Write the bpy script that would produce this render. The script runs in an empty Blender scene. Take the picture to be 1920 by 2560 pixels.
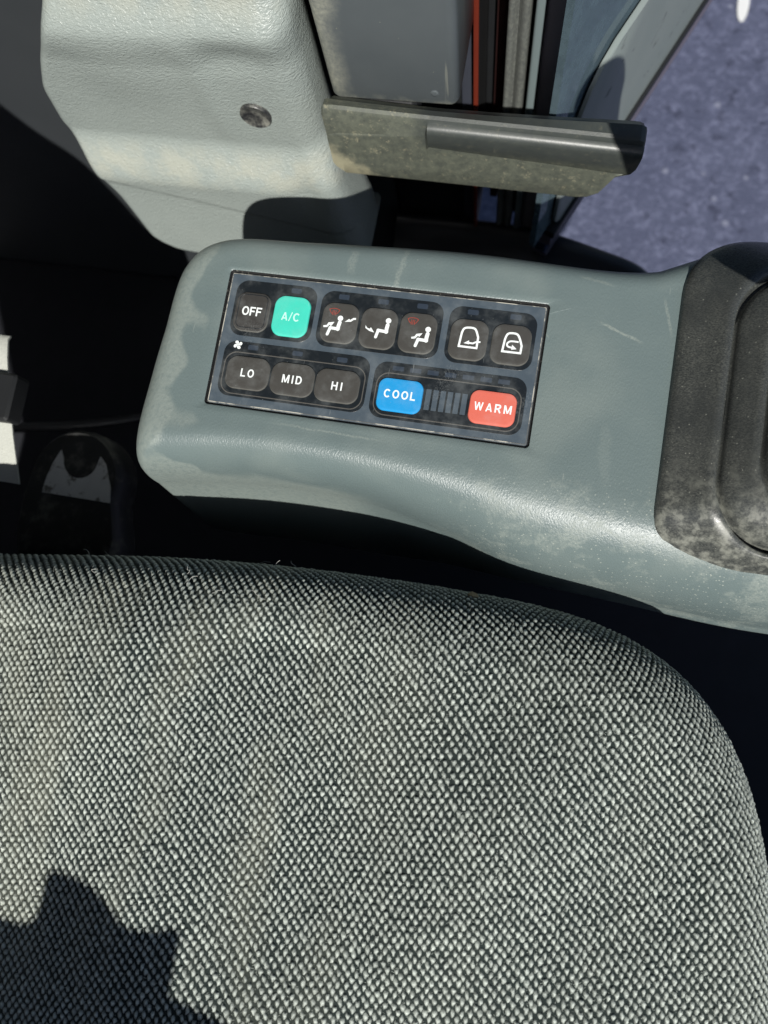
import bpy, math, random
import numpy as np
from mathutils import Vector, Matrix

random.seed(7)
rng = np.random.default_rng(7)
SC = bpy.context.scene
COL = SC.collection

# ------------------------------------------------------------------ camera
cam_d = bpy.data.cameras.new('camera')
cam = bpy.data.objects.new('camera', cam_d)
COL.objects.link(cam)
RX = Vector((0.97775961, 0.169295, -0.12379561))      # picture right
RY = Vector((-0.15318099, 0.97963218, 0.12983209))    # picture up
RZ = Vector((0.14325409, -0.10798144, 0.98377755))    # back towards the viewer
m = Matrix((RX, RY, RZ)).transposed().to_4x4()
m.translation = Vector((0.07550419, -0.1267955, 0.37487007))
cam.matrix_world = m
cam_d.sensor_fit = 'VERTICAL'
cam_d.sensor_height = 24.0
cam_d.lens = 24.0 * 1775.0 / 2560.0
cam_d.clip_start = 0.01
cam_d.clip_end = 200.0
cam_d.dof.use_dof = True
cam_d.dof.focus_distance = 0.395
cam_d.dof.aperture_fstop = 4.6
SC.camera = cam

# ------------------------------------------------------------------ light
SUN = Vector((0.30, -1.0, 1.25)).normalized()
world = bpy.data.worlds.new('World')
SC.world = world
world.use_nodes = True
wn = world.node_tree.nodes
wn.clear()
sky = wn.new('ShaderNodeTexSky')
sky.sky_type = 'NISHITA'
sky.sun_disc = False
sky.sun_elevation = math.asin(SUN.z)
sky.sun_rotation = math.atan2(SUN.x, SUN.y)
bg = wn.new('ShaderNodeBackground')
bg.inputs['Strength'].default_value = 0.07
wo = wn.new('ShaderNodeOutputWorld')
world.node_tree.links.new(sky.outputs[0], bg.inputs[0])
world.node_tree.links.new(bg.outputs[0], wo.inputs[0])
sun_d = bpy.data.lights.new('sun', 'SUN')
sun_d.energy = 5.0
sun_d.angle = math.radians(0.53)
sun_d.color = (1.0, 0.975, 0.915)
sun = bpy.data.objects.new('sun', sun_d)
COL.objects.link(sun)
sun.rotation_euler = (-SUN).to_track_quat('-Z', 'Y').to_euler()
sun.location = SUN * 5
SC.view_settings.view_transform = 'Standard'
SC.view_settings.look = 'None'
SC.view_settings.gamma = 1.0
SC.view_settings.exposure = 0.28
SC.view_settings.use_curve_mapping = False

# ------------------------------------------------------------------ helpers
def empty(name, loc, label=None, cat=None, group=None):
    o = bpy.data.objects.new(name, None)
    COL.objects.link(o)
    o.location = loc
    o.empty_display_size = 0.02
    if label: o['label'] = label
    if cat: o['category'] = cat
    if group: o['group'] = group
    return o

def adopt(o, parent):
    """parent while the child keeps its world coordinates as local ones"""
    if parent is not None:
        o.parent = parent
        loc = Vector((0, 0, 0))
        p = parent
        while p is not None and p.type == 'EMPTY':
            loc += p.location
            p = p.parent
        if parent.type == 'EMPTY':
            o.matrix_parent_inverse = Matrix.Translation(-loc)

def mesh(name, verts, faces, mats, parent=None, smooth=True, midx=None, sharp=None):
    me = bpy.data.meshes.new(name)
    me.from_pydata([tuple(map(float, v)) for v in verts], [], [tuple(map(int, f)) for f in faces])
    if not isinstance(mats, (list, tuple)): mats = [mats]
    for mt in mats: me.materials.append(mt)
    if midx is not None:
        me.polygons.foreach_set('material_index', np.array(midx, dtype=np.int32))
    me.validate()
    me.polygons.foreach_set('use_smooth', np.full(len(me.polygons), bool(smooth)))
    if smooth and sharp:
        me.set_sharp_from_angle(angle=math.radians(sharp))
    me.update()
    o = bpy.data.objects.new(name, me)
    COL.objects.link(o)
    adopt(o, parent)
    return o

class MB:
    def __init__(s): s.v = []; s.f = []; s.m = []
    def add(s, v, f, mi=0):
        b = len(s.v)
        s.v += [tuple(p) for p in v]
        s.f += [tuple(b + i for i in q) for q in f]
        s.m += [mi] * len(f)
    def build(s, name, mats, parent=None, smooth=True, sharp=30):
        return mesh(name, s.v, s.f, mats, parent, smooth, s.m, sharp)

def loft(loops, close=True, cap0=False, cap1=False):
    """list of equal-length loops of points -> verts, faces"""
    n = len(loops[0]); v = []; f = []
    for l in loops: v += [tuple(p) for p in l]
    for k in range(len(loops) - 1):
        for i in range(n if close else n - 1):
            j = (i + 1) % n
            f.append((k*n+i, k*n+j, (k+1)*n+j, (k+1)*n+i))
    if cap0: f.append(tuple(reversed(range(n))))
    if cap1: f.append(tuple((len(loops)-1)*n + i for i in range(n)))
    return v, f

def rrect(x0, y0, x1, y1, r, n=6):
    pts = []
    for cx, cy, a0 in ((x1-r, y1-r, 0), (x0+r, y1-r, 90), (x0+r, y0+r, 180), (x1-r, y0+r, 270)):
        for i in range(n + 1):
            a = math.radians(a0 + 90.0 * i / n)
            pts.append((cx + r*math.cos(a), cy + r*math.sin(a)))
    return pts

def inset_rr(x0, y0, x1, y1, r, d, z, n=6):
    return [(x, y, z) for x, y in rrect(x0+d, y0+d, x1-d, y1-d, max(r-d, 0.0002), n)]

def bevel_box(x0, x1, y0, y1, z0, z1, b=0.002):
    """box with chamfered edges -> verts, faces (loft along z)"""
    L = []
    for z, d in ((z0, b), (z0 + b, 0), (z1 - b, 0), (z1, b)):
        L.append(inset_rr(x0, y0, x1, y1, b * 1.5, d, z, 3))
    return loft(L, cap0=True, cap1=True)

def catmull(P, n, closed=False):
    P = np.array(P, float); m_ = len(P); out = []
    seg = m_ if closed else m_ - 1
    for i in range(seg):
        if closed: p0, p1, p2, p3 = P[(i-1) % m_], P[i], P[(i+1) % m_], P[(i+2) % m_]
        else: p0, p1, p2, p3 = P[max(i-1, 0)], P[i], P[i+1], P[min(i+2, m_-1)]
        for k in range(n):
            t = k / n
            out.append(0.5*((2*p1) + (p2-p0)*t + (2*p0-5*p1+4*p2-p3)*t*t + (3*p1-p0-3*p2+p3)*t**3))
    if not closed: out.append(P[-1])
    return np.array(out)

def smooth01(a, b, x):
    t = np.clip((x - a) / (b - a), 0, 1)
    return t*t*(3-2*t)

def extrude_z(poly, z0, z1, b=0.0):
    """vertical prism from a plan polygon given counter-clockwise"""
    n = len(poly)
    v, f = loft([[(x, y, z0) for x, y in poly], [(x, y, z1) for x, y in poly]], cap0=True, cap1=True)
    return v, f

# ------------------------------------------------------------------ materials
class NT:
    def __init__(s, name):
        s.mat = bpy.data.materials.new(name)
        s.mat.use_nodes = True
        s.t = s.mat.node_tree
        s.t.nodes.clear()
        s.out = s.t.nodes.new('ShaderNodeOutputMaterial')
        s.p = s.t.nodes.new('ShaderNodeBsdfPrincipled')
        s.t.links.new(s.p.outputs[0], s.out.inputs['Surface'])
        s.co = s.t.nodes.new('ShaderNodeTexCoord').outputs['Object']
    def link(s, a, b): s.t.links.new(a, b)
    def put(s, sock, v):
        if hasattr(v, 'is_linked') or hasattr(v, 'links'): s.link(v, sock)
        else: sock.default_value = v
    def math(s, op, a, b=0.0, c=0.0, clamp=False):
        n = s.t.nodes.new('ShaderNodeMath'); n.operation = op; n.use_clamp = clamp
        for i, q in enumerate((a, b, c)): s.put(n.inputs[i], q)
        return n.outputs[0]
    def map(s, scale=(1, 1, 1), rot=(0, 0, 0), loc=(0, 0, 0), co=None):
        n = s.t.nodes.new('ShaderNodeMapping')
        n.inputs['Scale'].default_value = scale
        n.inputs['Rotation'].default_value = rot
        n.inputs['Location'].default_value = loc
        s.link(co or s.co, n.inputs['Vector'])
        return n.outputs[0]
    def noise(s, scale, detail=3, rough=0.55, co=None, dist=0.0):
        n = s.t.nodes.new('ShaderNodeTexNoise')
        n.inputs['Scale'].default_value = scale
        n.inputs['Detail'].default_value = detail
        n.inputs['Roughness'].default_value = rough
        n.inputs['Distortion'].default_value = dist
        s.link(co or s.co, n.inputs['Vector'])
        return n.outputs['Fac']
    def voro(s, scale, co=None, out='Distance', feature='F1', rnd=1.0):
        n = s.t.nodes.new('ShaderNodeTexVoronoi')
        n.feature = feature
        n.inputs['Scale'].default_value = scale
        n.inputs['Randomness'].default_value = rnd
        s.link(co or s.co, n.inputs['Vector'])
        return n.outputs[out]
    def ramp(s, fac, a, b, lo=0.0, hi=1.0):
        n = s.t.nodes.new('ShaderNodeMapRange')
        n.interpolation_type = 'SMOOTHSTEP'
        s.put(n.inputs['Value'], fac)
        n.inputs['From Min'].default_value = a; n.inputs['From Max'].default_value = b
        n.inputs['To Min'].default_value = lo; n.inputs['To Max'].default_value = hi
        return n.outputs['Result']
    def mix(s, fac, a, b):
        n = s.t.nodes.new('ShaderNodeMix'); n.data_type = 'RGBA'
        s.put(n.inputs[0], fac)
        for i, q in ((6, a), (7, b)):
            if isinstance(q, tuple): q = (*q[:3], 1.0)
            s.put(n.inputs[i], q)
        return n.outputs[2]
    def scuff(s, px, py, qx, qy, w):
        """soft-ended rubbed streak between two points of the top"""
        n = s.t.nodes.new('ShaderNodeMapping'); n.vector_type = 'TEXTURE'
        n.inputs['Location'].default_value = (px, py, 0)
        n.inputs['Rotation'].default_value = (0, 0, math.atan2(qy-py, qx-px))
        s.link(s.co, n.inputs['Vector'])
        x = s.t.nodes.new('ShaderNodeSeparateXYZ'); s.link(n.outputs[0], x.inputs[0])
        l = math.hypot(qx-px, qy-py)
        a = s.ramp(s.math('ABSOLUTE', s.math('ADD', x.outputs[1], s.math('MULTIPLY', s.math('SUBTRACT', s.noise(120, 2), 0.5), w*2))), w, w*0.3)
        e = s.math('MULTIPLY', s.ramp(x.outputs[0], -l*.1, l*.2), s.ramp(x.outputs[0], l*1.1, l*.75))
        return s.math('MULTIPLY', s.math('MULTIPLY', a, e), s.ramp(s.noise(900, 3, .7), .3, .6))
    def xyz(s):
        n = s.t.nodes.new('ShaderNodeSeparateXYZ'); s.link(s.co, n.inputs[0]); return n.outputs
    def bump(s, h, strength, dist, prev=None):
        n = s.t.nodes.new('ShaderNodeBump')
        n.inputs['Strength'].default_value = strength
        n.inputs['Distance'].default_value = dist
        s.link(h, n.inputs['Height'])
        if prev is not None: s.link(prev, n.inputs['Normal'])
        return n.outputs[0]
    def done(s, col, rough=0.5, normal=None, spec=0.5, metal=0.0, coat=0.0):
        s.put(s.p.inputs['Base Color'], (*col[:3], 1.0) if isinstance(col, tuple) else col)
        s.put(s.p.inputs['Roughness'], rough)
        s.p.inputs['Specular IOR Level'].default_value = spec
        s.p.inputs['Metallic'].default_value = metal
        if coat:
            s.p.inputs['Coat Weight'].default_value = coat
            s.p.inputs['Coat Roughness'].default_value = 0.12
        if normal is not None: s.link(normal, s.p.inputs['Normal'])
        return s.mat

DUST = (0.34, 0.335, 0.27)

def specks(n, scale, keep, size):
    """little round grains: 1 on a grain"""
    d = n.voro(scale)
    r = n.voro(scale, out='Color')
    k = n.math('GREATER_THAN', r, keep)
    return n.math('MULTIPLY', n.ramp(d, size, size * 0.5), k)

SCUFFS = [(.118, .0335, .1415, .0245, .0011, .45), (.0090, .0680, .0050, .0340, .0022, .30), (-.0200, .0600, -.0215, .0450, .0035, .22),
          (.0890, .0265, .0930, .0215, .0008, .5), (.105, .058, .124, .054, .0012, .22), (.128, -.020, .133, -.055, .004, .10),
          (.150, .050, .156, .030, .001, .3), (-.05, -.046, .02, -.0475, .0009, .3), (.112, -.066, .150, -.082, .0020, .35)]
def mat_console():
    n = NT('console_plastic')
    x, y, z = n.xyz()
    base = n.mix(n.noise(30, 4), (0.102, 0.134, 0.135), (0.124, 0.159, 0.158))
    big = n.noise(34, 1, 0.4)
    # dusty end, wiped in lobes by hands
    w = n.math('ADD', n.math('MULTIPLY', n.math('SUBTRACT', big, 0.5), 0.085),
               n.math('MULTIPLY', n.math('SUBTRACT', n.noise(300, 2), 0.5), 0.004))
    edge = n.math('ADD', x, w)
    end = n.ramp(edge, -0.1030, -0.1110)
    low = n.math('MULTIPLY', n.ramp(n.math('ADD', z, n.math('MULTIPLY', w, 0.5)), -0.022, -0.040), n.ramp(x, 0.02, -0.02))
    film = n.math('MAXIMUM', end, low)
    film = n.math('MULTIPLY', film, n.ramp(n.noise(420, 2), 0.25, 0.6, 0.55, 1.0))
    # dust lying in front of the panel towards the lever
    patch = n.math('MULTIPLY', n.ramp(n.noise(45, 5, 0.65), 0.46, 0.62), n.ramp(y, -0.050, -0.062))
    patch = n.math('MULTIPLY', patch, n.ramp(x, 0.03, 0.09))
    patch = n.math('MULTIPLY', patch, n.ramp(n.noise(700, 2), 0.35, 0.6, 0.35, 1.0))
    gr = n.math('MULTIPLY', specks(n, 520, 0.62, 0.28), n.math('MULTIPLY', n.ramp(y, -0.045, -0.07), n.ramp(x, 0.02, 0.10)))
    gr2 = specks(n, 260, 0.93, 0.17)
    # hairline scuffs
    sc = n.noise(60, 2, 0.5, n.map((14, 1.0, 1), (0, 0, 0.45)))
    scr = n.math('MULTIPLY', n.ramp(sc, 0.70, 0.74), n.ramp(n.noise(22, 2), 0.52, 0.6))
    d = n.math('MAXIMUM', n.math('MULTIPLY', film, 0.34), n.math('MULTIPLY', patch, 0.34))
    d = n.math('MAXIMUM', d, n.math('MULTIPLY', gr, 0.75))
    d = n.math('MAXIMUM', d, n.math('MULTIPLY', gr2, 0.55))
    d = n.math('MAXIMUM', d, n.math('MULTIPLY', scr, 0.35))
    for px, py, qx, qy, w_, k_ in SCUFFS:
        d = n.math('MAXIMUM', d, n.math('MULTIPLY', n.scuff(px, py, qx, qy, w_), k_))
    faint = n.math('MULTIPLY', n.ramp(n.noise(14, 4), 0.45, 0.7), 0.14)
    d = n.math('MAXIMUM', d, faint)
    col = n.mix(d, base, (0.30, 0.325, 0.285))
    g = n.noise(1150, 2, 0.6, n.map((1, 0.55, 1), (0, 0, 0.5)))
    b = n.bump(g, 0.34, 0.0007)
    b = n.bump(n.noise(240, 2), 0.05, 0.001, b)
    ro = n.math('ADD', 0.36, n.math('MULTIPLY', d, 0.40))
    return n.done(col, ro, b, 0.5)

def mat_cover():
    n = NT('cover_plastic')
    x, y, z = n.xyz()
    base = n.mix(n.noise(26, 4), (0.240, 0.272, 0.258), (0.285, 0.318, 0.300))
    led = n.math('MAXIMUM', n.ramp(n.math('ABSOLUTE', n.math('ADD', z, 0.112)), 0.022, 0.004),
                 n.ramp(z, 0.012, 0.035))
    dm = n.math('MULTIPLY', led, n.ramp(n.noise(40, 4, 0.6), 0.36, 0.62))
    dm = n.math('MULTIPLY', dm, 0.42)
    gr = n.math('MULTIPLY', specks(n, 330, 0.95, 0.2), 0.5)
    dd = n.math('MAXIMUM', dm, gr)
    col = n.mix(dd, base, (0.37, 0.36, 0.285))
    warp = n.map((1, 1, 1.9))
    g = n.noise(330, 2, 0.5, warp, 1.2)
    v = n.voro(420, warp, 'Distance', 'SMOOTH_F1')
    b = n.bump(g, 0.55, 0.0016)
    b = n.bump(v, 0.25, 0.0008, b)
    return n.done(col, n.math('ADD', 0.35, n.math('MULTIPLY', dd, 0.4)), b, 0.5)

def mat_plain(name, c0, c1, rough, spec=0.5, nscale=40, bscale=0, bstr=0.1, bdist=0.0005,
              dust=None, dust_fac=0.5, dust_lo=0.5, dust_hi=0.7, dscale=30, metal=0.0, grains=0.0):
    n = NT(name)
    col = n.mix(n.noise(nscale, 4), c0, c1)
    ro = rough
    if dust:
        d = n.math('MULTIPLY', n.ramp(n.noise(dscale, 6, 0.68), dust_lo, dust_hi), dust_fac)
        if grains:
            d = n.math('MAXIMUM', d, n.math('MULTIPLY', specks(n, 450, 0.8, 0.25), grains))
        col = n.mix(d, col, dust)
        ro = n.math('ADD', rough, n.math('MULTIPLY', d, 0.5), 0, True)
    b = None
    if bscale: b = n.bump(n.noise(bscale, 3), bstr, bdist)
    return n.done(col, ro, b, spec, metal)

def mat_rubber_boot():
    n = NT('boot_rubber')
    x, y, z = n.xyz()
    base = n.mix(n.noise(60, 4), (0.022, 0.025, 0.026), (0.045, 0.048, 0.046))
    fine = n.noise(900, 3, 0.7, n.map((1, 2.2, 1), (0, 0, 0.5)))
    veil = n.math('MULTIPLY', n.ramp(fine, 0.40, 0.78), n.ramp(n.noise(28, 5, 0.65), 0.22, 0.60))
    low = n.math('MULTIPLY', n.ramp(y, -0.02, -0.075), n.ramp(n.noise(150, 7, 0.75), 0.40, 0.66))
    d = n.math('MAXIMUM', n.math('MULTIPLY', veil, 0.32), n.math('MULTIPLY', low, 0.52))
    d = n.math('MAXIMUM', d, n.math('MULTIPLY', specks(n, 600, 0.8, 0.26), 0.5))
    col = n.mix(d, base, (0.30, 0.305, 0.26))
    b = n.bump(n.noise(700, 3), 0.12, 0.0006)
    return n.done(col, n.math('ADD', 0.27, n.math('MULTIPLY', d, 0.45)), b, 0.5)

def mat_handle():
    n = NT('handle_plastic')
    x, y, z = n.xyz()
    base = n.mix(n.noise(50, 3), (0.026, 0.031, 0.033), (0.042, 0.048, 0.048))
    bl = n.math('ADD', 0.42, n.math('MULTIPLY', n.ramp(n.noise(170, 8, 0.72), 0.30, 0.70), 0.58))
    zz = n.math('ADD', z, n.math('MULTIPLY', x, 0.05))
    where = n.math('MAXIMUM', n.ramp(x, 0.004, -0.012), n.ramp(zz, -0.046, -0.056))
    where = n.math('ADD', 0.22, n.math('MULTIPLY', where, 0.78))
    film = n.math('MULTIPLY', bl, where)
    tan = n.math('MULTIPLY', n.ramp(n.noise(190, 7, 0.78), 0.55, 0.70), 0.55)
    lowl = n.ramp(n.math('ADD', n.math('ADD', x, z), n.math('MULTIPLY', n.noise(90, 4), 0.03)), -0.105, -0.120)
    col = n.mix(n.math('MULTIPLY', film, 0.52), base, (0.165, 0.175, 0.125))
    col = n.mix(n.math('MULTIPLY', tan, where), col, (0.36, 0.33, 0.22))
    col = n.mix(n.math('MULTIPLY', lowl, 0.6), col, (0.40, 0.37, 0.25))
    b = n.bump(n.noise(800, 2), 0.08, 0.0005)
    return n.done(col, n.math('ADD', 0.36, n.math('MULTIPLY', film, 0.25)), b, 0.5)

def mat_pillar():
    n = NT('pillar_paint')
    x, y, z = n.xyz()
    base = n.mix(n.noise(35, 5), (0.072, 0.084, 0.092), (0.095, 0.108, 0.114))
    # dust gathered along the left and lower edges
    el = n.ramp(n.math('ADD', x, n.math('MULTIPLY', n.noise(40, 3), 0.030)), -0.034, -0.054)
    eb = n.ramp(n.math('ADD', z, n.math('MULTIPLY', n.noise(80, 5), 0.030)), -0.025, -0.041)
    d = n.math('MULTIPLY', n.math('MAXIMUM', el, eb), n.ramp(n.noise(420, 4, 0.7), 0.15, 0.75, 0.2, 1.0))
    dr = n.ramp(n.noise(150, 3, 0.6, n.map((1, 1, 0.06))), 0.66, 0.72)
    d = n.math('MAXIMUM', n.math('MULTIPLY', d, 0.75), n.math('MULTIPLY', dr, 0.25))
    d = n.math('MAXIMUM', d, n.math('MULTIPLY', specks(n, 420, 0.93, 0.22), 0.8))
    col = n.mix(d, base, (0.40, 0.40, 0.32))
    b = n.bump(n.noise(500, 2), 0.05, 0.0005)
    return n.done(col, n.math('ADD', 0.38, n.math('MULTIPLY', d, 0.4)), b, 0.5)

def mat_face(name, col, rough=0.32, scratch=0.25):
    n = NT(name)
    sc = n.ramp(n.noise(90, 2, 0.5, n.map((10, 0.8, 1), (0, 0, -0.35))), 0.70, 0.73)
    sc = n.math('MULTIPLY', sc, n.ramp(n.noise(60, 3), 0.5, 0.6))
    d = n.math('MAXIMUM', n.math('MULTIPLY', sc, scratch), n.math('MULTIPLY', specks(n, 900, 0.9, 0.2), 0.35))
    smear = n.math('MULTIPLY', n.ramp(n.noise(55, 6, 0.65), 0.42, 0.72), 0.12)
    smear = n.math('MAXIMUM', smear, n.math('MULTIPLY', n.math('MULTIPLY', n.ramp(n.noise(33, 2), 0.58, 0.68), n.ramp(n.noise(1100, 3, .7), .42, .70)), 0.13))
    d = n.math('MAXIMUM', d, smear)
    c = n.mix(n.noise(200, 2), tuple(q * 0.94 for q in col), tuple(q * 1.06 for q in col))
    c = n.mix(d, c, (0.42, 0.45, 0.45))
    b = n.bump(n.noise(1500, 2), 0.03, 0.0003)
    return n.done(c, n.math('ADD', rough, n.math('MULTIPLY', d, 0.4)), b, 0.5)

def cloth_soil(n):
    """pale dust rubbed into the cloth in slanting streaks on the sitter's side"""
    x, y, z = n.xyz()
    st = n.noise(9, 3, 0.55, n.map((2.6, 0.8, 1), (0, 0, 0.25)))
    return n.math('MULTIPLY', n.ramp(st, 0.40, 0.68), n.ramp(x, 0.10, -0.06, 0.15, 1.0))

def mat_fabric_base():
    n = NT('fabric_ground')
    col = n.mix(n.noise(900, 4, 0.7), (0.007, 0.011, 0.011), (0.032, 0.044, 0.042))
    col = n.mix(n.math('MULTIPLY', cloth_soil(n), 0.40), col, (0.14, 0.145, 0.115))
    b = n.bump(n.noise(1500, 3, 0.7), 0.6, 0.0012)
    return n.done(col, 0.9, b, 0.15)

def mat_tuft():
    n = NT('fabric_yarn')
    f = n.noise(2600, 3, 0.75, n.map((1, 0.45, 1), (0, 0, 0.15)))
    fl = n.t.nodes.new('ShaderNodeAttribute'); fl.attribute_name = 'fleck'
    k_ = n.math('MULTIPLY', fl.outputs['Fac'], n.ramp(f, 0.28, 0.56, 0.45, 1.0), 0, True)
    a = n.mix(k_, (0.022, 0.031, 0.030), (0.70, 0.755, 0.69))
    a = n.mix(n.math('MULTIPLY', cloth_soil(n), 0.24), a, (0.42, 0.41, 0.32))
    b = n.bump(f, 0.7, 0.0009)
    return n.done(a, 0.95, b, 0.1)

def mat_asphalt():
    n = NT('asphalt')  # blue of sky-lit shade is mixed into the asphalt colours
    c = n.mix(n.noise(6, 6, 0.72), (0.040, 0.046, 0.082), (0.085, 0.094, 0.148))
    c = n.mix(n.math('MULTIPLY', n.ramp(n.noise(55, 6, 0.78), 0.46, 0.66), 0.75), c, (0.135, 0.145, 0.22))
    c = n.mix(n.math('MULTIPLY', n.ramp(n.noise(24, 5, 0.7), 0.54, 0.68), 0.75), c, (0.022, 0.025, 0.048))
    c = n.mix(n.math('MULTIPLY', specks(n, 38, 0.84, 0.34), 0.55), c, (0.24, 0.25, 0.32))
    b = n.bump(n.noise(90, 5, 0.7), 0.6, 0.01)
    return n.done(c, 0.85, b, 0.3)

def mat_glass():
    n = NT('window_glass')
    n.t.nodes.remove(n.p)
    tr = n.t.nodes.new('ShaderNodeBsdfTransparent')
    tr.inputs[0].default_value = (0.52, 0.74, 0.80, 1)
    gl = n.t.nodes.new('ShaderNodeBsdfGlossy')
    gl.inputs['Roughness'].default_value = 0.03
    gl.inputs['Color'].default_value = (0.9, 0.95, 1, 1)
    df = n.t.nodes.new('ShaderNodeBsdfDiffuse')
    df.inputs[0].default_value = (0.115, 0.165, 0.195, 1)
    fr = n.t.nodes.new('ShaderNodeFresnel'); fr.inputs[0].default_value = 1.5
    m1 = n.t.nodes.new('ShaderNodeMixShader'); m2 = n.t.nodes.new('ShaderNodeMixShader')
    n.link(fr.outputs[0], m1.inputs[0]); n.link(tr.outputs[0], m1.inputs[1]); n.link(gl.outputs[0], m1.inputs[2])
    n.link(n.ramp(n.noise(30, 6, 0.7), 0.3, 0.75, 0.45, 0.75), m2.inputs[0])
    n.link(m1.outputs[0], m2.inputs[1]); n.link(df.outputs[0], m2.inputs[2])
    n.link(m2.outputs[0], n.out.inputs['Surface'])
    return n.mat

M_CON = mat_console()
M_COV = mat_cover()
M_BOOT = mat_rubber_boot()
M_HAN = mat_handle()
M_PIL = mat_pillar()
M_FACE = mat_face('panel_slate', (0.056, 0.074, 0.092), 0.34)
M_BLACK = mat_face('panel_black', (0.010, 0.013, 0.016), 0.30, 0.3)
M_KEY = mat_face('key_charcoal', (0.050, 0.048, 0.044), 0.42, 0.2)
M_KEYRIM = mat_face('key_rim_dusty', (0.085, 0.083, 0.074), 0.55, 0.3)
M_KEYOFF = mat_face('key_charcoal_flat', (0.036, 0.034, 0.032), 0.45, 0.2)
M_TEAL = mat_face('key_teal', (0.050, 0.53, 0.41), 0.40, 0.28)
M_BLUE = mat_face('key_blue', (0.012, 0.255, 0.56), 0.40, 0.28)
M_RED = mat_face('key_red', (0.57, 0.125, 0.088), 0.40, 0.28)
M_WHITE = mat_face('print_white', (0.74, 0.78, 0.77), 0.45, 0.05)
M_MINT = mat_face('print_mint', (0.46, 0.76, 0.66), 0.45, 0.05)
M_PRED = mat_face('print_red', (0.30, 0.045, 0.030), 0.45, 0.05)
M_RING = mat_face('print_grey', (0.075, 0.072, 0.066), 0.4, 0.1)
M_LED = mat_face('indicator_blue', (0.026, 0.036, 0.052), 0.35, 0.2)
M_RIM = mat_plain('panel_edge_worn', (0.060, 0.066, 0.070), (0.13, 0.13, 0.12), 0.4, nscale=300, dust=(0.46, 0.44, 0.37), dust_fac=.9, dust_lo=.46, dust_hi=.58, dscale=70)
M_GROOVE = mat_plain('gasket_black', (0.006, 0.006, 0.007), (0.018, 0.018, 0.018), 0.55, nscale=400,
                     dust=(0.3, 0.29, 0.24), dust_fac=0.6, dust_lo=0.62, dust_hi=0.7, dscale=420)
M_DARK = mat_plain('dark_plastic', (0.008, 0.009, 0.010), (0.014, 0.015, 0.017), 0.6, 0.3, bscale=600)
M_WALL = mat_plain('wall_slate', (0.028, 0.032, 0.036), (0.040, 0.044, 0.048), 0.5, nscale=12, bscale=500,
                   dust=(0.2, 0.2, 0.18), dust_fac=0.35, dust_lo=0.60, dust_hi=0.75, dscale=14)
M_FLOOR = mat_plain('floor_mat', (0.010, 0.011, 0.014), (0.018, 0.019, 0.024), 0.75, 0.25, bscale=300)
M_CAP = mat_plain('cap_black', (0.015, 0.016, 0.018), (0.03, 0.03, 0.032), 0.3, bscale=500,
                  dust=(0.36, 0.36, 0.31), dust_fac=0.6, dust_lo=0.40, dust_hi=0.75, dscale=110)
M_ORANGE = mat_plain('orange_paint', (0.105, 0.014, 0.007), (0.15, 0.022, 0.009), 0.5)
M_MAROON = mat_plain('maroon_liner', (0.030, 0.006, 0.005), (0.018, 0.005, 0.005), 0.6)
M_NAVY = mat_plain('navy_paint', (0.030, 0.034, 0.048), (0.050, 0.054, 0.070), 0.35,
                   dust=(0.3, 0.3, 0.28), dust_fac=0.5, dust_lo=0.62, dust_hi=0.7, dscale=120)
M_SEAL = mat_plain('seal_rubber', (0.055, 0.060, 0.058), (0.10, 0.105, 0.098), 0.7, bscale=500, bstr=0.3,
                   dust=(0.20, 0.21, 0.18), dust_fac=0.45, dust_lo=0.35, dust_hi=0.75, dscale=420)
M_STEEL = mat_plain('grey_paint', (0.13, 0.165, 0.17), (0.16, 0.195, 0.20), 0.4)
M_PINK = mat_plain('pale_plum_paint', (0.20, 0.175, 0.185), (0.26, 0.23, 0.235), 0.5, nscale=90, bscale=300)
M_PLUM = mat_plain('plum_edge_paint', (0.075, 0.068, 0.095), (0.11, 0.10, 0.13), 0.45)
M_NAVYG = mat_plain('navy_shade_edge', (0.010, 0.022, 0.060), (0.015, 0.030, 0.075), 0.2)  # navy stands in for the edge's shade and its blue reflection
M_DOOR = mat_plain('door_paint', (0.15, 0.18, 0.175), (0.20, 0.225, 0.215), 0.45, nscale=20,
                   dust=(0.05, 0.055, 0.06), dust_fac=0.6, dust_lo=0.60, dust_hi=0.66, dscale=35)
M_GLASS = mat_glass()
M_FAB = mat_fabric_base()
M_TUFT = mat_tuft()
M_FIBRE = mat_plain('loose_fibre', (0.45, 0.45, 0.42), (0.6, 0.6, 0.56), 0.8)
M_LEAF = mat_plain('dry_leaf', (0.20, 0.16, 0.09), (0.32, 0.26, 0.16), 0.8, nscale=300)
M_ASPH = mat_asphalt()
M_WEB = mat_plain('pale_webbing', (0.36, 0.37, 0.34), (0.52, 0.53, 0.48), 0.85, nscale=700, bscale=900, bstr=0.5, bdist=0.001)
M_LABEL = mat_plain('label_print', (0.50, 0.51, 0.50), (0.68, 0.68, 0.66), 0.5, nscale=60, dust=(0.10, 0.09, 0.07), dust_fac=.8, dust_lo=.52, dust_hi=.6, dscale=75)

# ------------------------------------------------------------------ setting
def structure(o): o['kind'] = 'structure'; return o

def sheet(name, x0, x1, y0, y1, z, mat, nx=2, ny=2, amp=0.0):
    xs = np.linspace(x0, x1, nx); ys = np.linspace(y0, y1, ny)
    v = [(x, y, z + (amp * rng.standard_normal() if amp else 0)) for y in ys for x in xs]
    f = [(j*nx+i, j*nx+i+1, (j+1)*nx+i+1, (j+1)*nx+i) for j in range(ny-1) for i in range(nx-1)]
    return mesh(name, v, f, mat)

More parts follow.
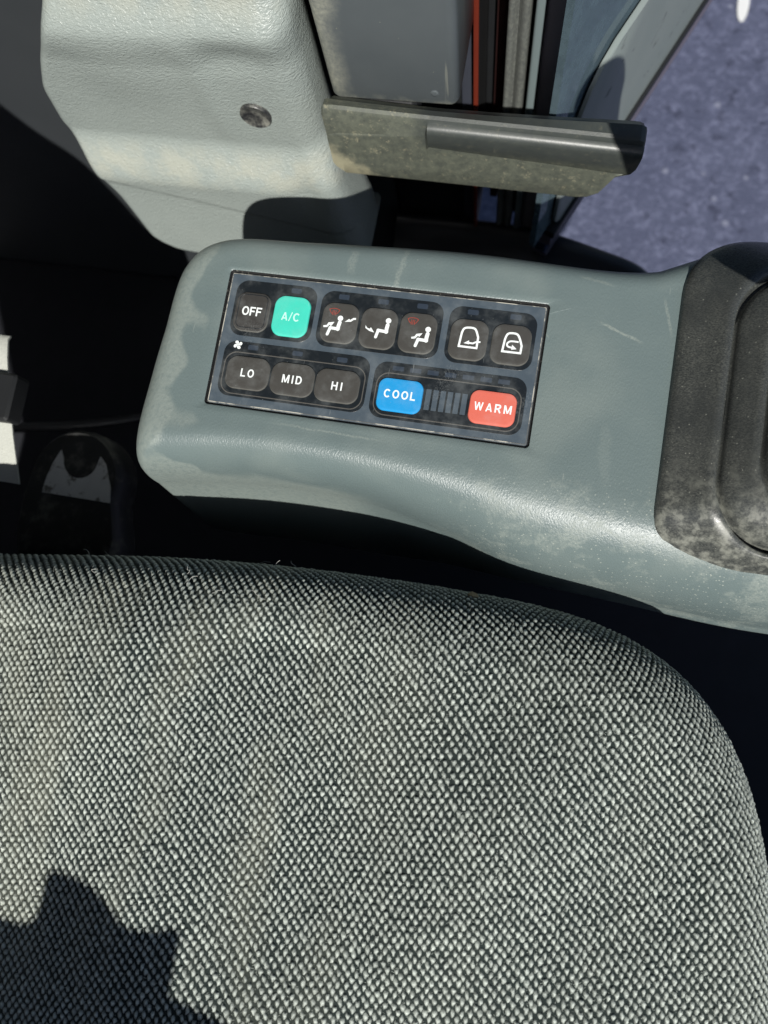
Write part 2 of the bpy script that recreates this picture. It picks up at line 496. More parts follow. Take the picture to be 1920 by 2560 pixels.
structure(sheet('ground', -60, 60, -60, 60, -1.08, M_ASPH))
mk = [(.444 + .012*math.cos(a), 1.237 + .045*math.sin(a), -1.076) for a in np.linspace(0, 2*math.pi, 30, endpoint=False)]
structure(mesh('painted_marking', mk, [tuple(range(30))], mat_plain('marking_paint', (0.5, 0.5, 0.5), (0.62, 0.62, 0.6), 0.7), smooth=False))
v, f = extrude_z([(-1.1, -1.15), (0.55, -1.15), (0.55, -.06), (.20, -.06), (.19, .10), (.15, .18), (.05, .235), (.0, .262), (-1.1, .262)], -.58, -.55)
structure(mesh('cab_floor', v, f, M_FLOOR, smooth=False))
v, f = bevel_box(-1.1, 0.9, -0.42, 0.30, 1.02, 1.06, 0.01)
structure(mesh('cab_roof_sky_block', v, f, M_WALL, sharp=30))  # roof out of view, added to block skylight and cut short for the sun
v, f = bevel_box(-1.1, -1.06, -1.15, 0.262, -0.55, 1.02, 0.004)
structure(mesh('cab_rear_wall_sky_block', v, f, M_WALL, sharp=30))  # out of view, added with the roof to darken the interior
v, f = bevel_box(-1.1, 0.9, -0.72, -0.665, -0.60, 0.235, 0.006)
structure(mesh('cab_right_wall_sun_block', v, f, M_WALL, sharp=30))  # out of view, added to keep direct sun off the floor
# inner side panel of the cab behind the moulded cover
v, f = bevel_box(-1.1, -0.062, 0.265, 0.29, -0.60, 1.02, 0.003)
structure(mesh('cab_wall', v, f, M_WALL, sharp=30))
v, f = bevel_box(-0.0615, 0.0165, 0.262, 0.29, -0.60, 1.02, 0.003)
structure(mesh('cab_wall_post', v, f, M_DARK, sharp=30))

# ------------------------------------------------------------------ console
console = empty('side_console', (0.1, 0, -0.14),
                'blue-grey plastic side console with climate keys, dusty at its rounded end', 'console')
# T: where the flat top ends, M: end of the rounded edge, B: lower rim
KEYS = [
 ((-.1180,-.047), (-.1390,-.067,-.047), (-.144,-.074,-.150)),
 ((-.1130,-.0545), (-.1350,-.0830,-.052), (-.139,-.098,-.155)),
 ((-.1030,-.0550), (-.1190,-.0825,-.056), (-.120,-.102,-.160)),
 ((-.060,-.052), (-.062,-.0755,-.055), (-.064,-.100,-.160)),
 (( .000,-.052), ( .000,-.0765,-.055), ( .000,-.100,-.160)),
 (( .050,-.054), ( .050,-.086,-.062), ( .050,-.101,-.130)),
 (( .100,-.056), ( .100,-.102,-.072), ( .100,-.106,-.092)),
 (( .160,-.062), ( .160,-.107,-.076), ( .160,-.1095,-.088)),
 (( .250,-.064), ( .250,-.111,-.080), ( .250,-.1135,-.090)),
 (( .340,-.055), ( .362,-.100,-.080), ( .365,-.104,-.104)),
 (( .362, .000), ( .385, .000,-.050), ( .388, .000,-.104)),
 (( .345, .070), ( .362, .092,-.040), ( .364, .094,-.104)),
 (( .250, .082), ( .250, .104,-.040), ( .250, .104,-.104)),
 (( .190, .072), ( .190, .095,-.035), ( .190, .095,-.104)),
 (( .160, .060), ( .160, .079,-.035), ( .160, .079,-.104)),
 (( .125, .054), ( .125, .071,-.030), ( .125, .071,-.104)),
 (( .040, .056), ( .040, .073,-.030), ( .040, .073,-.104)),
 ((-.050, .053), (-.050, .0695,-.030), (-.050, .0695,-.110)),
 ((-.094, .049), (-.104, .0655,-.030), (-.106, .0655,-.120)),
 ((-.112, .035), (-.1275, .0445,-.033), (-.131, .0445,-.140)),
 ((-.1155, .000), (-.1335, .000,-.038), (-.138, .000,-.150)),
 ((-.1165,-.025), (-.1370,-.027,-.043), (-.141,-.030,-.150)),
]
T = catmull([k[0] for k in KEYS], 24, True)
Mm = catmull([k[1] for k in KEYS], 24, True)
Bb = catmull([k[2] for k in KEYS], 24, True)
HX, HY, HR = 0.0915, 0.0403, 0.0022                # panel opening
th = np.unwrap(np.arctan2(T[:, 1], T[:, 0]))
th_c = []
for sx, sy in ((1, 1), (-1, 1), (-1, -1), (1, -1)):
    a = math.atan2(sy*HY, sx*HX)
    th_c += [a + d_ for d_ in np.linspace(-0.05, 0.05, 15)]
lo = th[0]
th_c = [(a - lo) % (2*math.pi) + lo for a in th_c]
TH = np.sort(np.concatenate([th, th_c]))
tt = np.interp(TH, np.append(th, th[0] + 2*math.pi), np.arange(len(th) + 1))
def ev(A):
    A2 = np.vstack([A, A[:1]])
    return np.stack([np.interp(tt, np.arange(len(A2)), A2[:, c]) for c in range(A.shape[1])], 1)
Te, Me, Be = ev(T), ev(Mm), ev(Bb)
def hole(a, hx=HX, hy=HY):
    c, s_ = math.cos(a), math.sin(a)
    k_ = min(hx / max(abs(c), 1e-9), hy / max(abs(s_), 1e-9))
    x, y = c*k_, s_*k_
    ex, ey = abs(x) - (hx - HR), abs(y) - (hy - HR)
    if ex > 0 and ey > 0:                            # round the corner
        l = math.hypot(ex, ey)
        x = math.copysign(hx - HR + ex/l*HR, x); y = math.copysign(hy - HR + ey/l*HR, y)
    return x, y
H = np.array([hole(a) for a in TH])
loops = []
for t in (0.0, 0.06, 0.3, 0.6, 0.85, 1.0):
    p = H*(1-t) + Te*t
    loops.append([(x, y, 0.0 if t else -0.0005) for x, y in p])
Q = np.column_stack([Te + (Me[:, :2]-Te)*0.93, np.zeros(len(TH))])
T3 = np.column_stack([Te, np.zeros(len(TH))])
for t in np.linspace(0, 1, 15)[1:]:
    loops.append((1-t)**2*T3 + 2*t*(1-t)*Q + t*t*Me)
for t in np.linspace(0, 1, 7)[1:]:
    loops.append(Me*(1-t) + Be*t)
R2 = Be.copy(); R2[:, :2] = Be[:, :2]*0.0 + (Be[:, :2] - np.array([.12, 0]))*0.93 + np.array([.12, 0]); R2[:, 2] -= 0.018
loops.append(Be*0.5 + R2*0.5 + np.column_stack([(Be[:, 0]-R2[:, 0])*.25, (Be[:, 1]-R2[:, 1])*.25, np.full(len(TH), -.002)]))
loops.append(R2)
v, f = loft(loops)
mesh('shell', v, f, M_CON, console)
# panel of keys -------------------------------------------------------
def ribbon(pts, w, z):
    """flat mitred stroke"""
    P = np.array(pts, float); n = len(P)
    L, R_ = [], []
    for i in range(n):
        a = P[i] - P[i-1] if i else P[1] - P[0]
        b = P[i+1] - P[i] if i < n-1 else P[-1] - P[-2]
        a = a / np.linalg.norm(a); b = b / np.linalg.norm(b)
        t = a + b; t /= max(np.linalg.norm(t), 1e-6)
        nn = np.array([-t[1], t[0]])
        k_ = 1.0 / max(0.45, abs(nn @ np.array([-a[1], a[0]])))
        L.append(P[i] + nn*w/2*k_); R_.append(P[i] - nn*w/2*k_)
    vv = [(*q, z) for q in L] + [(*q, z) for q in R_]
    ff = [(i+n, i+1+n, i+1, i) for i in range(n-1)]
    return vv, ff
def disc(c, r, z, n=18):
    vv = [(c[0] + r*math.cos(2*math.pi*i/n), c[1] + r*math.sin(2*math.pi*i/n), z) for i in range(n)]
    return vv, [tuple(range(n))]
def poly(pts, z):
    a = sum(pts[i][0]*pts[(i+1) % len(pts)][1] - pts[(i+1) % len(pts)][0]*pts[i][1] for i in range(len(pts)))
    if a < 0: pts = pts[::-1]
    return [(x, y, z) for x, y in pts], [tuple(range(len(pts)))]

def arc(cx, cy, rx, ry, a0, a1, n=16):
    return [(cx + rx*math.cos(math.radians(a)), cy + ry*math.sin(math.radians(a))) for a in np.linspace(a0, a1, n)]
SW = .175                                             # stroke of the heavy sans letters, height 1
hs = SW/2
GLY = {   # letter: (advance, strokes)
 'O': (.84, [arc(.40, .5, .40-hs, .5-hs+.01, 90, 450, 29)]),
 'C': (.80, [arc(.40, .5, .40-hs, .5-hs+.01, 42, 318, 23)]),
 'F': (.66, [[(hs, 0), (hs, 1)], [(SW, 1-hs), (.62, 1-hs)], [(SW, .50), (.55, .50)]]),
 'L': (.62, [[(hs, 0), (hs, 1)], [(SW, hs), (.60, hs)]]),
 'I': (.22, [[(.11, 0), (.11, 1)]]),
 'H': (.76, [[(hs, 0), (hs, 1)], [(.74-hs, 0), (.74-hs, 1)], [(SW, .52), (.74-SW, .52)]]),
 'D': (.78, [[(hs, 0), (hs, 1)], [(SW, hs), (.34, hs)] + arc(.34, .5, .40-hs, .5-hs, -80, 80, 13) + [(.34, 1-hs), (SW, 1-hs)]]),
 'R': (.76, [[(hs, 0), (hs, 1)], [(SW, 1-hs), (.42, 1-hs)] + arc(.43, .725, .27-hs, .275-hs, 80, -80, 9) + [(.42, .45+hs-.087), (SW, .45+hs-.087)], [(.40, .44), (.64, 0)]]),
 'A': (.78, [[(.085, 0), (.385, .97)], [(.685, 0), (.385, .97)], [(.20, .27), (.57, .27)]]),
 'M': (.90, [[(hs, 0), (hs, 1)], [(.88-hs, 0), (.88-hs, 1)], [(SW*.75, 1-.03), (.44, .06)], [(.88-SW*.75, 1-.03), (.44, .06)]]),
 'W': (1.06, [[(.085, 1), (.285, .03)], [(.285, .03), (.525, .97)], [(.525, .97), (.765, .03)], [(.765, .03), (.965, 1)]]),
 '/': (.42, [[(.04, -.05), (.34, 1.05)]]),
}
def text(s, cx, cy, w, h, z, bold=1.0):
    """flat printed capitals fitted to the given width and height"""
    tot = sum(GLY[c][0] for c in s)
    gap = (w/h - tot) / max(len(s)-1, 1)
    VV_, FF_ = [], []
    x = 0.0; n_ = 0
    for c in s:
        ad, st_ = GLY[c]
        for k_, q in enumerate(st_):
            wv = SW * bold * (.62 if c == '/' else (.86 if c in 'MWA' and abs(q[0][0]-q[-1][0]) > .05 else 1.0))
            vv, ff = ribbon([(cx - w/2 + (x+px)*h, cy - h/2 + py*h) for px, py in q], wv*h, z + .012*k_)
            FF_ += [tuple(i + len(VV_) for i in t) for t in ff]; VV_ += vv
        x += ad + gap
    return VV_, FF_

mmv = lambda vf: ([(x*.001, y*.001, z*.001) for x, y, z in vf[0]], vf[1])
PZ = -0.7                                            # face plate height in mm
pan = MB()
pan.add(*mmv(loft([inset_rr(-90, -38.8, 90, 38.8, 1.2, d_, z_) for d_, z_ in ((0, -4), (0, PZ-.25), (.25, PZ))], cap1=True)))
panel = pan.build('control_panel', M_FACE, console)
panel['label'] = 'slate blue climate control panel with rounded keys'
def sub(mb, name, mats, label=None, sharp=30):
    o = mb.build(name, mats, None, True, sharp)
    o.parent = panel
    o.matrix_parent_inverse = Matrix.Identity(4)
    if label: o['label'] = label
    return o
g = MB()                                             # black gasket round the plate
o_l = [inset_rr(-91.7, -40.5, 91.7, 40.5, 2.2, d_, z_) for d_, z_ in
       ((0.15, -0.45), (0.5, -1.3), (1.0, -2.2), (1.75, -2.4))]
g.add(*mmv(loft(o_l)))
sub(g, 'gasket', M_GROOVE)
g = MB()
g.add(*mmv(loft([inset_rr(-90, -38.8, 90, 38.8, 1.2, d_, z_) for d_, z_ in ((-.05, PZ-.45), (.30, PZ+.05), (.70, PZ+.05), (.72, PZ-.1))])))
sub(g, 'edge_trim', M_RIM)
FIELDS = [(-85.6, 1.9, -37.6, 35.0), (-34.7, 1.6, 34.9, 34.4), (38.4, 1.4, 86.2, 33.9), (-85.8, -33.8, -.5, -1.5), (2.4, -34.6, 85.9, -2.6)]
for x0, y0, x1, y1 in FIELDS:
    g = MB()
    g.add(*mmv(loft([inset_rr(x0, y0, x1, y1, 7.0, d_, z_, 8) for d_, z_ in ((0, PZ-.2), (0, PZ+.08), (.06, PZ+.12))], cap1=True)))
    sub(g, 'key_field', M_BLACK)
for x0, y0, x1, y1 in ((-84.4, -32.5, -1.9, -7.6), (4.2, -33.0, 84.1, -8.5)):
    g = MB()
    g.add(*mmv(loft([inset_rr(x0, y0, x1, y1, 7.0, d_, z_, 8) for d_, z_ in ((0, PZ+.13), (0.1, PZ+.24), (.55, PZ+.24), (.65, PZ+.13))])))
    sub(g, 'outline_ring', M_RING)
KT = 0.45
def key(rect, mats, label, art, r=6.2, name='key', edge=True):
    x0, y0, x1, y1 = rect
    g = MB()
    L0 = [inset_rr(x0, y0, x1, y1, r, d_, z_, 10) for d_, z_ in
          ((0, PZ+.10), (.12, PZ+.62), (.42, KT-.14), (.95, KT-.03), (1.7, KT))]
    vv, ff = mmv(loft(L0, cap1=True))
    n1 = len(L0[0])
    rim = len(mats); mats = list(mats) + [M_KEYRIM if mats[0] in (M_KEY, M_KEYOFF) else mats[0]]
    b0 = len(g.v)
    g.v += vv
    for i_, q in enumerate(ff):
        g.f.append(tuple(b0 + t for t in q)); g.m.append(rim if i_ < 2*n1 else 0)
    for mi, vf in art: g.add(*mmv(vf), mi)
    return sub(g, name, mats, label)
TZ = KT + 0.07
# OFF has a framed face
g_art = [(1, text('OFF', -73.7, 16.4, 11.8, 5.2, TZ))]
fr = loft([inset_rr(-82.3, 6.4, -65.2, 26.4, 3.4, d_, z_, 6) for d_, z_ in ((0, TZ-.05), (.08, TZ+.02), (.35, TZ+.02), (.43, TZ-.05))])
key((-84.2, 4.5, -63.5, 27.8), [M_KEYOFF, M_WHITE, M_BLACK], 'charcoal key printed OFF', g_art + [(2, fr)])
key((-61.3, 4.3, -40.0, 28.2), [M_TEAL, M_MINT], 'turquoise key printed A/C', [(1, text('A/C', -50.6, 15.9, 10.8, 4.9, TZ))])

def person(P, z):
    hd, sh, hp, kn, ft = [np.array(p) for p in P]
    L = [(1, disc(hd, 1.55, z))]
    L.append((1, ribbon([sh + (sh-hp)*.12, (sh+hp)/2, hp + (hp-sh)*.04 + (hp-kn)*.05], 2.1, z)))
    L.append((1, ribbon([hp + (hp-kn)*.20, kn + (kn-hp)*.04], 1.75, z + .02)))
    L.append((1, ribbon([kn + (kn-ft)*.10, ft], 1.65, z + .04)))
    L.append((1, disc(ft, .82, z + .055))); L.append((1, disc(sh + (sh-hp)*.10, 1.04, z + .03)))
    L.append((1, disc(kn, .95, z + .065))); L.append((1, disc(hp + (hp-kn)*.05, 1.15, z + .075)))
    return L
def screen(c, z):
    cx, cy = c
    top = [(cx + x, cy + 1.9 - .085*x*x) for x in np.linspace(-3.0, 3.0, 9)]
    bot = [(cx + x, cy - 1.0 - .05*x*x) for x in np.linspace(1.6, -1.6, 5)]
    L = [(2, ribbon(top, .34, z)), (2, ribbon([top[-1], bot[0]], .34, z+.01)), (2, ribbon([bot[-1], top[0]], .34, z+.01)), (2, ribbon(bot[:2], .3, z)), (2, ribbon(bot[3:], .3, z))]
    for dx in (-1.0, 0, 1.0):
        w_ = [(cx + dx*.9 + .16*math.sin(k_*1.7), cy - 2.1 + k_*.47) for k_ in range(7)]
        L.append((2, ribbon(w_, .30, z + .02)))
    return L
MS = [M_KEY, M_WHITE, M_PRED]
a1 = person([(-21.98, 18.38), (-22.0, 15.63), (-22.64, 12.09), (-26.85, 12.3), (-27.87, 8.38)], TZ)
a1 += [(1, poly([(-31.01, 13.17), (-28.98, 13.67), (-28.35, 15.19), (-24.95, 15.93), (-26.55, 13.12), (-27.49, 13.99), (-28.61, 12.41), (-30.7, 12.16)], TZ+.08))]
a1 += [(1, poly([(-19.29, 16.62), (-16.91, 18.67), (-16.34, 18.02), (-14.68, 19.46), (-13.24, 19.63), (-13.06, 18.61), (-14.3, 18.39), (-15.73, 17.11)], TZ))]
a1 += screen((-26.07, 21.9), TZ)
key((-32.7, 4.0, -11.8, 27.5), MS, 'charcoal key with seated figure, face and foot air arrows and red windscreen mark', a1)
a2 = person([(5.26, 20.17), (5.14, 17.33), (4.79, 13.77), (0.42, 14.08), (-0.4, 10.11)], TZ)
a2 += [(1, poly([(-7.1, 16.13), (-6.04, 14.84), (-4.44, 14.33), (-3.92, 15.31), (-1.65, 12.56), (-4.5, 13.13), (-6.96, 14.59)], TZ))]
key((-10.2, 3.5, 10.5, 27.1), MS, 'charcoal key with seated figure and one foot air arrow', a2)
a3 = person([(27.92, 17.87), (27.99, 15.02), (27.56, 11.48), (23.29, 11.65), (22.31, 7.84)], TZ)
a3 += [(1, poly([(19.29, 12.55), (21.03, 13.04), (21.98, 14.63), (25.23, 15.38), (23.72, 13.1), (22.94, 13.77), (21.62, 11.93), (19.59, 11.54)], TZ+.08))]
a3 += screen((18.85, 21.7), TZ)
key((12.0, 3.7, 32.6, 26.9), MS, 'charcoal key with seated figure, rising air arrow and red windscreen mark', a3)
c4 = catmull([(46.5, 18.34), (47.27, 20.65), (48.98, 21.55), (52.28, 21.68), (54.04, 20.51), (55.69, 16.71)], 4)
c4 = [(45.93, 10.66)] + [tuple(p) for p in c4] + [(55.71, 10.65)]
a4 = [(1, ribbon(c4, 1.12, TZ)), (1, ribbon([(45.4, 10.66), (56.2, 10.62)], 1.12, TZ+.02)),
      (1, ribbon([(57.3, 14.3), (54.8, 13.9), (53.3, 13.0), (50.8, 13.1)], .95, TZ+.04)),
      (1, poly([(48.3, 12.6), (51.1, 14.5), (51.4, 12.3)], TZ+.06))]
key((40.1, 3.4, 61.0, 26.6), MS, 'charcoal key with cab outline and inward fresh air arrow', a4)
c5 = catmull([(70.17, 17.68), (71.02, 20.32), (72.7, 21.28), (75.97, 21.14), (77.68, 19.29), (79.5, 14.87)], 4)
c5 = [(69.6, 10.61)] + [tuple(p) for p in c5] + [(79.4, 10.76)]
a5 = [(1, ribbon(c5, 1.12, TZ)), (1, ribbon([(69.05, 10.66), (79.9, 10.70)], 1.12, TZ+.02)),
      (1, ribbon([tuple(p) for p in catmull([(77.6, 16.8), (73.4, 16.75), (71.7, 15.3), (72.2, 13.7), (74.6, 13.2)], 4)], .95, TZ+.04)),
      (1, poly([(77.1, 12.7), (74.3, 12.1), (74.4, 14.9)], TZ+.06))]
key((63.0, 3.6, 84.3, 26.4), MS, 'charcoal key with cab outline and recirculating air arrow', a5)
MK = [M_KEY, M_WHITE]
key((-82.2, -29.3, -56.6, -10.1), MK, 'charcoal fan key printed LO', [(1, text('LO', -69.2, -19.8, 8.0, 4.7, TZ))])
key((-55.7, -29.5, -30.4, -10.5), MK, 'charcoal fan key printed MID', [(1, text('MID', -42.9, -20.1, 11.6, 4.7, TZ))])
key((-29.8, -29.8, -4.4, -10.8), MK, 'charcoal fan key printed HI', [(1, text('HI', -17.0, -20.5, 6.2, 4.7, TZ))])
key((5.9, -30.4, 31.0, -11.7), [M_BLUE, M_WHITE], 'bright blue key printed COOL', [(1, text('COOL', 18.5, -20.7, 17.6, 4.7, TZ))], 5.0)
key((56.6, -30.6, 81.8, -11.9), [M_RED, M_WHITE], 'coral red key printed WARM', [(1, text('WARM', 69.5, -21.2, 20.2, 4.7, TZ))], 5.0)
for x0 in (32.5, 36.5, 40.45, 44.4, 48.35, 52.3):
    g = MB()
    g.add(*mmv(loft([inset_rr(x0, -26.9, x0 + 2.85, -15.2, .1, d_, z_, 2) for d_, z_ in ((0, PZ+.1), (0, PZ+.2))], cap1=True)))
    sub(g, 'scale_bar', M_FACE)
for cx, cy in [(-50.33, 31.78), (-22.28, 31.36), (0.43, 31.2), (22.61, 31.18), (50.82, 31.02), (74.18, 31.03)]:
    g = MB(); g.add(*mmv(loft([inset_rr(cx-3.0, cy-1.45, cx+3.0, cy+1.45, .7, d_, z_, 3) for d_, z_ in ((0, PZ+.1), (0, PZ+.18))], cap1=True)))
    sub(g, 'indicator_window', M_LED)
for cx, cy in [(-69.16, -4.4), (-42.9, -4.6), (-16.94, -5.0)]:
    g = MB(); g.add(*mmv(loft([inset_rr(cx-3.0, cy-1.4, cx+3.0, cy+1.4, .7, d_, z_, 3) for d_, z_ in ((0, PZ+.1), (0, PZ+.18))], cap1=True)))
    sub(g, 'indicator_window', M_LED)
for i in range(7):
    cx, cy = 15.17 + i*9.68, -5.9
    g = MB(); g.add(*mmv(loft([inset_rr(cx-3.1, cy-1.3, cx+3.1, cy+1.3, .3, d_, z_, 2) for d_, z_ in ((0, PZ+.1), (0, PZ+.18))], cap1=True)))
    sub(g, 'indicator_window', M_LED)
g = MB()
for k_ in range(4):                                  # fan mark: four blades
    a = math.radians(90*k_ + 20)
    c, s_ = math.cos(a), math.sin(a)
    bl = [(.15, -.15), (.9, -.75), (2.0, -.70), (2.65, .10), (2.45, 1.05), (1.6, 1.30), (1.0, .95), (.75, .35)]
    pts = [(-78.4 + x*c - y*s_, -3.8 + x*s_ + y*c) for x, y in bl]
    g.add(*mmv(poly(pts, PZ + .22)))
g.add(*mmv(disc((-78.4, -3.8), .42, PZ + .25)))
sub(g, 'fan_mark', M_WHITE)

# ------------------------------------------------------------------ lever with rubber boot
lever = empty('control_lever', (0.256, -0.003, 0.0),
              'black control lever in a dusty ribbed rubber boot at the console end', 'lever')
BX0, BX1, BY0, BY1 = 0.1585, 0.357, -0.102, 0.093
PROF = [(0, -.006), (0, .000), (.0008, .0025), (.003, .0042), (.008, .0062), (.014, .0090), (.019, .0122), (.0222, .0138), (.0240, .0128), (.0250, .0090), (.0254, .0045),
        (.0264, .0045), (.0268, .0090), (.0285, .0118), (.032, .0140), (.0365, .0175), (.0395, .0192), (.0412, .0185), (.0420, .0150), (.0424, .0100),
        (.0434, .0105), (.0440, .0160), (.047, .0215), (.053, .0265), (.059, .0310), (.064, .033), (.067, .030), (.068, .026), (.0692, .030), (.074, .042), (.080, .060), (.083, .075)]
bl = []
for d_, z_ in PROF:
    rr = max(0.040 - d_*0.28, 0.006)
    pts = rrect(BX0+d_, BY0+d_, BX1-d_, BY1-d_, rr, 14)
    bl.append([(x, y, z_ + 0.001 - 22*max(0, -y - .058)**2 - 9*max(0, y-.055)**2) for x, y in pts])
v, f = loft(bl, cap1=True)
mesh('boot', v, f, M_BOOT, lever)
st = []
AX = [(.254, -.004, .060, .011), (.240, -.004, .090, .010), (.228, -.003, .110, .011), (.224, -.003, .113, .020), (.217, -.002, .124, .024),
      (.209, -.001, .140, .025), (.203, .000, .158, .025), (.197, .000, .176, .026), (.192, .001, .194, .028), (.188, .002, .206, .026), (.186, .002, .212, .019), (.185, .002, .215, .010)]
for x, y, z_, r in AX:
    st.append([(x + r*math.cos(a), y + r*math.sin(a), z_ + .35*r*math.cos(a)) for a in np.linspace(0, 2*math.pi, 28, endpoint=False)])
v, f = loft(st, cap1=True)
mesh('grip', v, f, M_DARK, lever)

# ------------------------------------------------------------------ moulded pillar cover
cover = empty('pillar_cover', (-0.16, 0.2, -0.26),
              'pale grey leather-grained moulded pillar cover with a black screw cap', 'pillar cover')
zl = np.array([-.2226, -.2220, -.2205, -.2120, -.2037, -.1498, -.1113, -.0863, -.0495, -.0270, .0057, .0207, .12])
xl = np.array([-.2200, -.2330, -.2475, -.2600, -.2665, -.2710, -.2800, -.2865, -.2790, -.2660, -.2429, -.2332, -.185])
ZZ = np.concatenate([np.linspace(-.2226, -.205, 24)[:-1], np.linspace(-.205, .12, 170)])
XLs = np.interp(ZZ, zl, xl)
XLs = np.convolve(np.pad(XLs, 3, mode='edge'), np.ones(7)/7, 'valid')
NU = 130
def cover_y(x, z):
    y = 0.186 - 0.012*smooth01(.034, .008, z) + 0.0035*smooth01(.006, -.018, z) - 0.0175*smooth01(-.088, -.128, z) - .012*smooth01(-.125, -.26, z)
    # lower plate set back along a slanting crease
    cz = -.1320 - .24*(x + .2535)
    y = y + 0.0013*smooth01(cz + .0012, cz - .0022, z)
    # soft sinks and swells of the moulding
    y = y - .0022*np.exp(-((x+.150)/.010)**2)*smooth01(-.10, -.06, z)*smooth01(.015, -.01, z)
    y = y + .006*np.exp(-((x+.098)/.016)**2 - ((z+.128)/.018)**2)
    y = y - .004*np.exp(-((x+.200)/.040)**2 - ((z+.02)/.03)**2) + .003*np.exp(-((x+.12)/.03)**2 - ((z+.005)/.012)**2)
    return y
rows = []
for z_, x0 in zip(ZZ, XLs):
    x1 = float(np.interp(z_, [-.22, -.194, -.136, -.085, .12], [-.064, -.0646, -.072, -.0790, -.0790]))
    u = np.linspace(0, 1, NU)
    x = x0 + (x1 - x0)*u
    y = cover_y(x, z_)
    dr = x1 - x
    R_ = .022
    y = y + np.where(dr < R_, R_ - np.sqrt(np.maximum(R_*R_ - (R_-np.minimum(dr, R_))**2, 0)), 0)
    dl = x - x0; R3 = .007
    y = y + np.where(dl < R3, R3 - np.sqrt(np.maximum(R3*R3 - (R3-np.minimum(dl, R3))**2, 0)), 0)
    r = [(x0 - .000, .262, z_)] + [(a, b, z_) for a, b in zip(x, y)] + [(x1 + .0006, .2030, z_), (x1 + .0004, .2110, z_), (x1 - .0030, .2150, z_), (x1 - .0250, .2160, z_)]
    rows.append(r)
rows[0] = [(a, b + .012, c) for a, b, c in rows[0]]
v, f = loft(rows, close=False)
mesh('moulding', v, f, M_COV, cover)
# recessed screw cap
pc = np.array([-.1215, float(cover_y(np.array(-.1215), -.0571)), -.0571])
L_ = []
for r, h in ((.0110, .0010), (.0108, -.0022), (.0103, -.0026), (.0096, -.0022), (.0075, -.0013), (.0045, -.0009), (.0020, -.0008)):
    L_.append([(pc[0] + r*math.cos(a), pc[1] + h, pc[2] + r*math.sin(a)) for a in np.linspace(0, 2*math.pi, 36, endpoint=False)])
v, f = loft(L_, cap1=True)
mesh('screw_cap', v, f, M_CAP, cover, sharp=50)

# ------------------------------------------------------------------ door pillar box
pillar = empty('door_pillar', (-0.025, 0.21, -0.052),
               'dark grey painted pillar box above the door handle, dust along its edges', 'pillar')
L_ = []
for z_, d_ in ((-.0475, .004), (-.0465, .0012), (-.044, 0), (.02, 0), (.16, 0)):
    L_.append(inset_rr(-.067, .186, .0172, .258, .006, d_, z_, 5))
v, f = loft(L_, cap0=True, cap1=True)
mesh('pillar_box', v, f, M_PIL, pillar, sharp=40)
for (x, z_) in ((.002, -.036),):
    L_ = [[(x + r*math.cos(a), .186 - h, z_ + r*math.sin(a)) for a in np.linspace(0, 2*math.pi, 16, endpoint=False)] for r, h in ((.0028, -.0002), (.0024, .0003), (.0012, .0004))]
    v, f = loft([list(reversed(q)) for q in L_], cap1=True)
    mesh('dimple', v, f, M_PIL, pillar)

# ------------------------------------------------------------------ door handle
handle = empty('door_handle', (-0.05, 0.18, -0.06),
               'long black plastic door release handle, dusty, its tip in shade', 'door handle')
# stations along x: (x, top back z, fold z, ridge z, ridge foot z, lower edge z)
HS = [
 (-.0670, -.0315, -.0300, -.052, -.062, -.0780),
 (-.0655, -.0305, -.0275, -.050, -.062, -.0820),
 (-.0600, -.0310, -.0268, -.048, -.062, -.0885),
 (-.0300, -.0330, -.0285, -.046, -.062, -.0893),
 (-.0060, -.0345, -.0298, -.043, -.058, -.0900),
 (-.0005, -.0348, -.0300, -.041, -.056, -.0902),
 ( .0015, -.0350, -.0302, -.0335, -.0508, -.0902),
 ( .0060, -.0352, -.0303, -.0335, -.0512, -.0904),
 ( .0400, -.0355, -.0316, -.0350, -.0545, -.0915),
 ( .0800, -.0350, -.0330, -.0368, -.0580, -.0930),
 ( .1000, -.0345, -.0338, -.0378, -.0600, -.0938),
 ( .1080, -.0343, -.0341, -.0382, -.0607, -.0925),
 ( .1150, -.0341, -.0344, -.0385, -.0614, -.0870),
 ( .1200, -.0340, -.0346, -.0388, -.0620, -.0745),
 ( .1225, -.0339, -.0347, -.0389, -.0622, -.0680),
 ( .1270, -.0338, -.0348, -.0391, -.0624, -.0655),
 ( .1310, -.0342, -.0350, -.0392, -.0610, -.0630),
 ( .1335, -.0355, -.0362, -.0395, -.0560, -.0580),
 ( .1345, -.0385, -.0388, -.0400, -.0480, -.0495),
]
lp = []
for x, zt, zf, zr, zd, ze in HS:
    k_ = 1.0 if x > .0010 else 0.0
    yr = .1590 + .0012*(1-k_); ydip = .1640*k_ + .1600*(1-k_)
    lp.append([(x, .186, zt - .014), (x, .1745, zt - .003), (x, .1735, zt), (x, .1662, zf + .0006), (x, .1642, zf - .0004), (x, .1632, zf - .0022),
               (x, .1630*k_ + .1618*(1-k_), zr + .0008), (x, .1612*k_ + .1614*(1-k_), zr + .0002), (x, .1596*k_ + .1612*(1-k_), zr - .0010), (x, .1587*k_ + .1610*(1-k_), zr - .0026), (x, .1584*k_ + .1609*(1-k_), zr - .0042), (x, .1586*k_ + .1606*(1-k_), (zr+zd)/2),
               (x, .1590*k_ + .1602*(1-k_), zd + .001), (x, .1602, zd - .0012), (x, .1594, (zd+ze)/2), (x, .1590, ze + .003), (x, .1600, ze + .0008), (x, .1630, ze), (x, .172, ze + .002), (x, .186, min(ze + .012, zt - .016))])
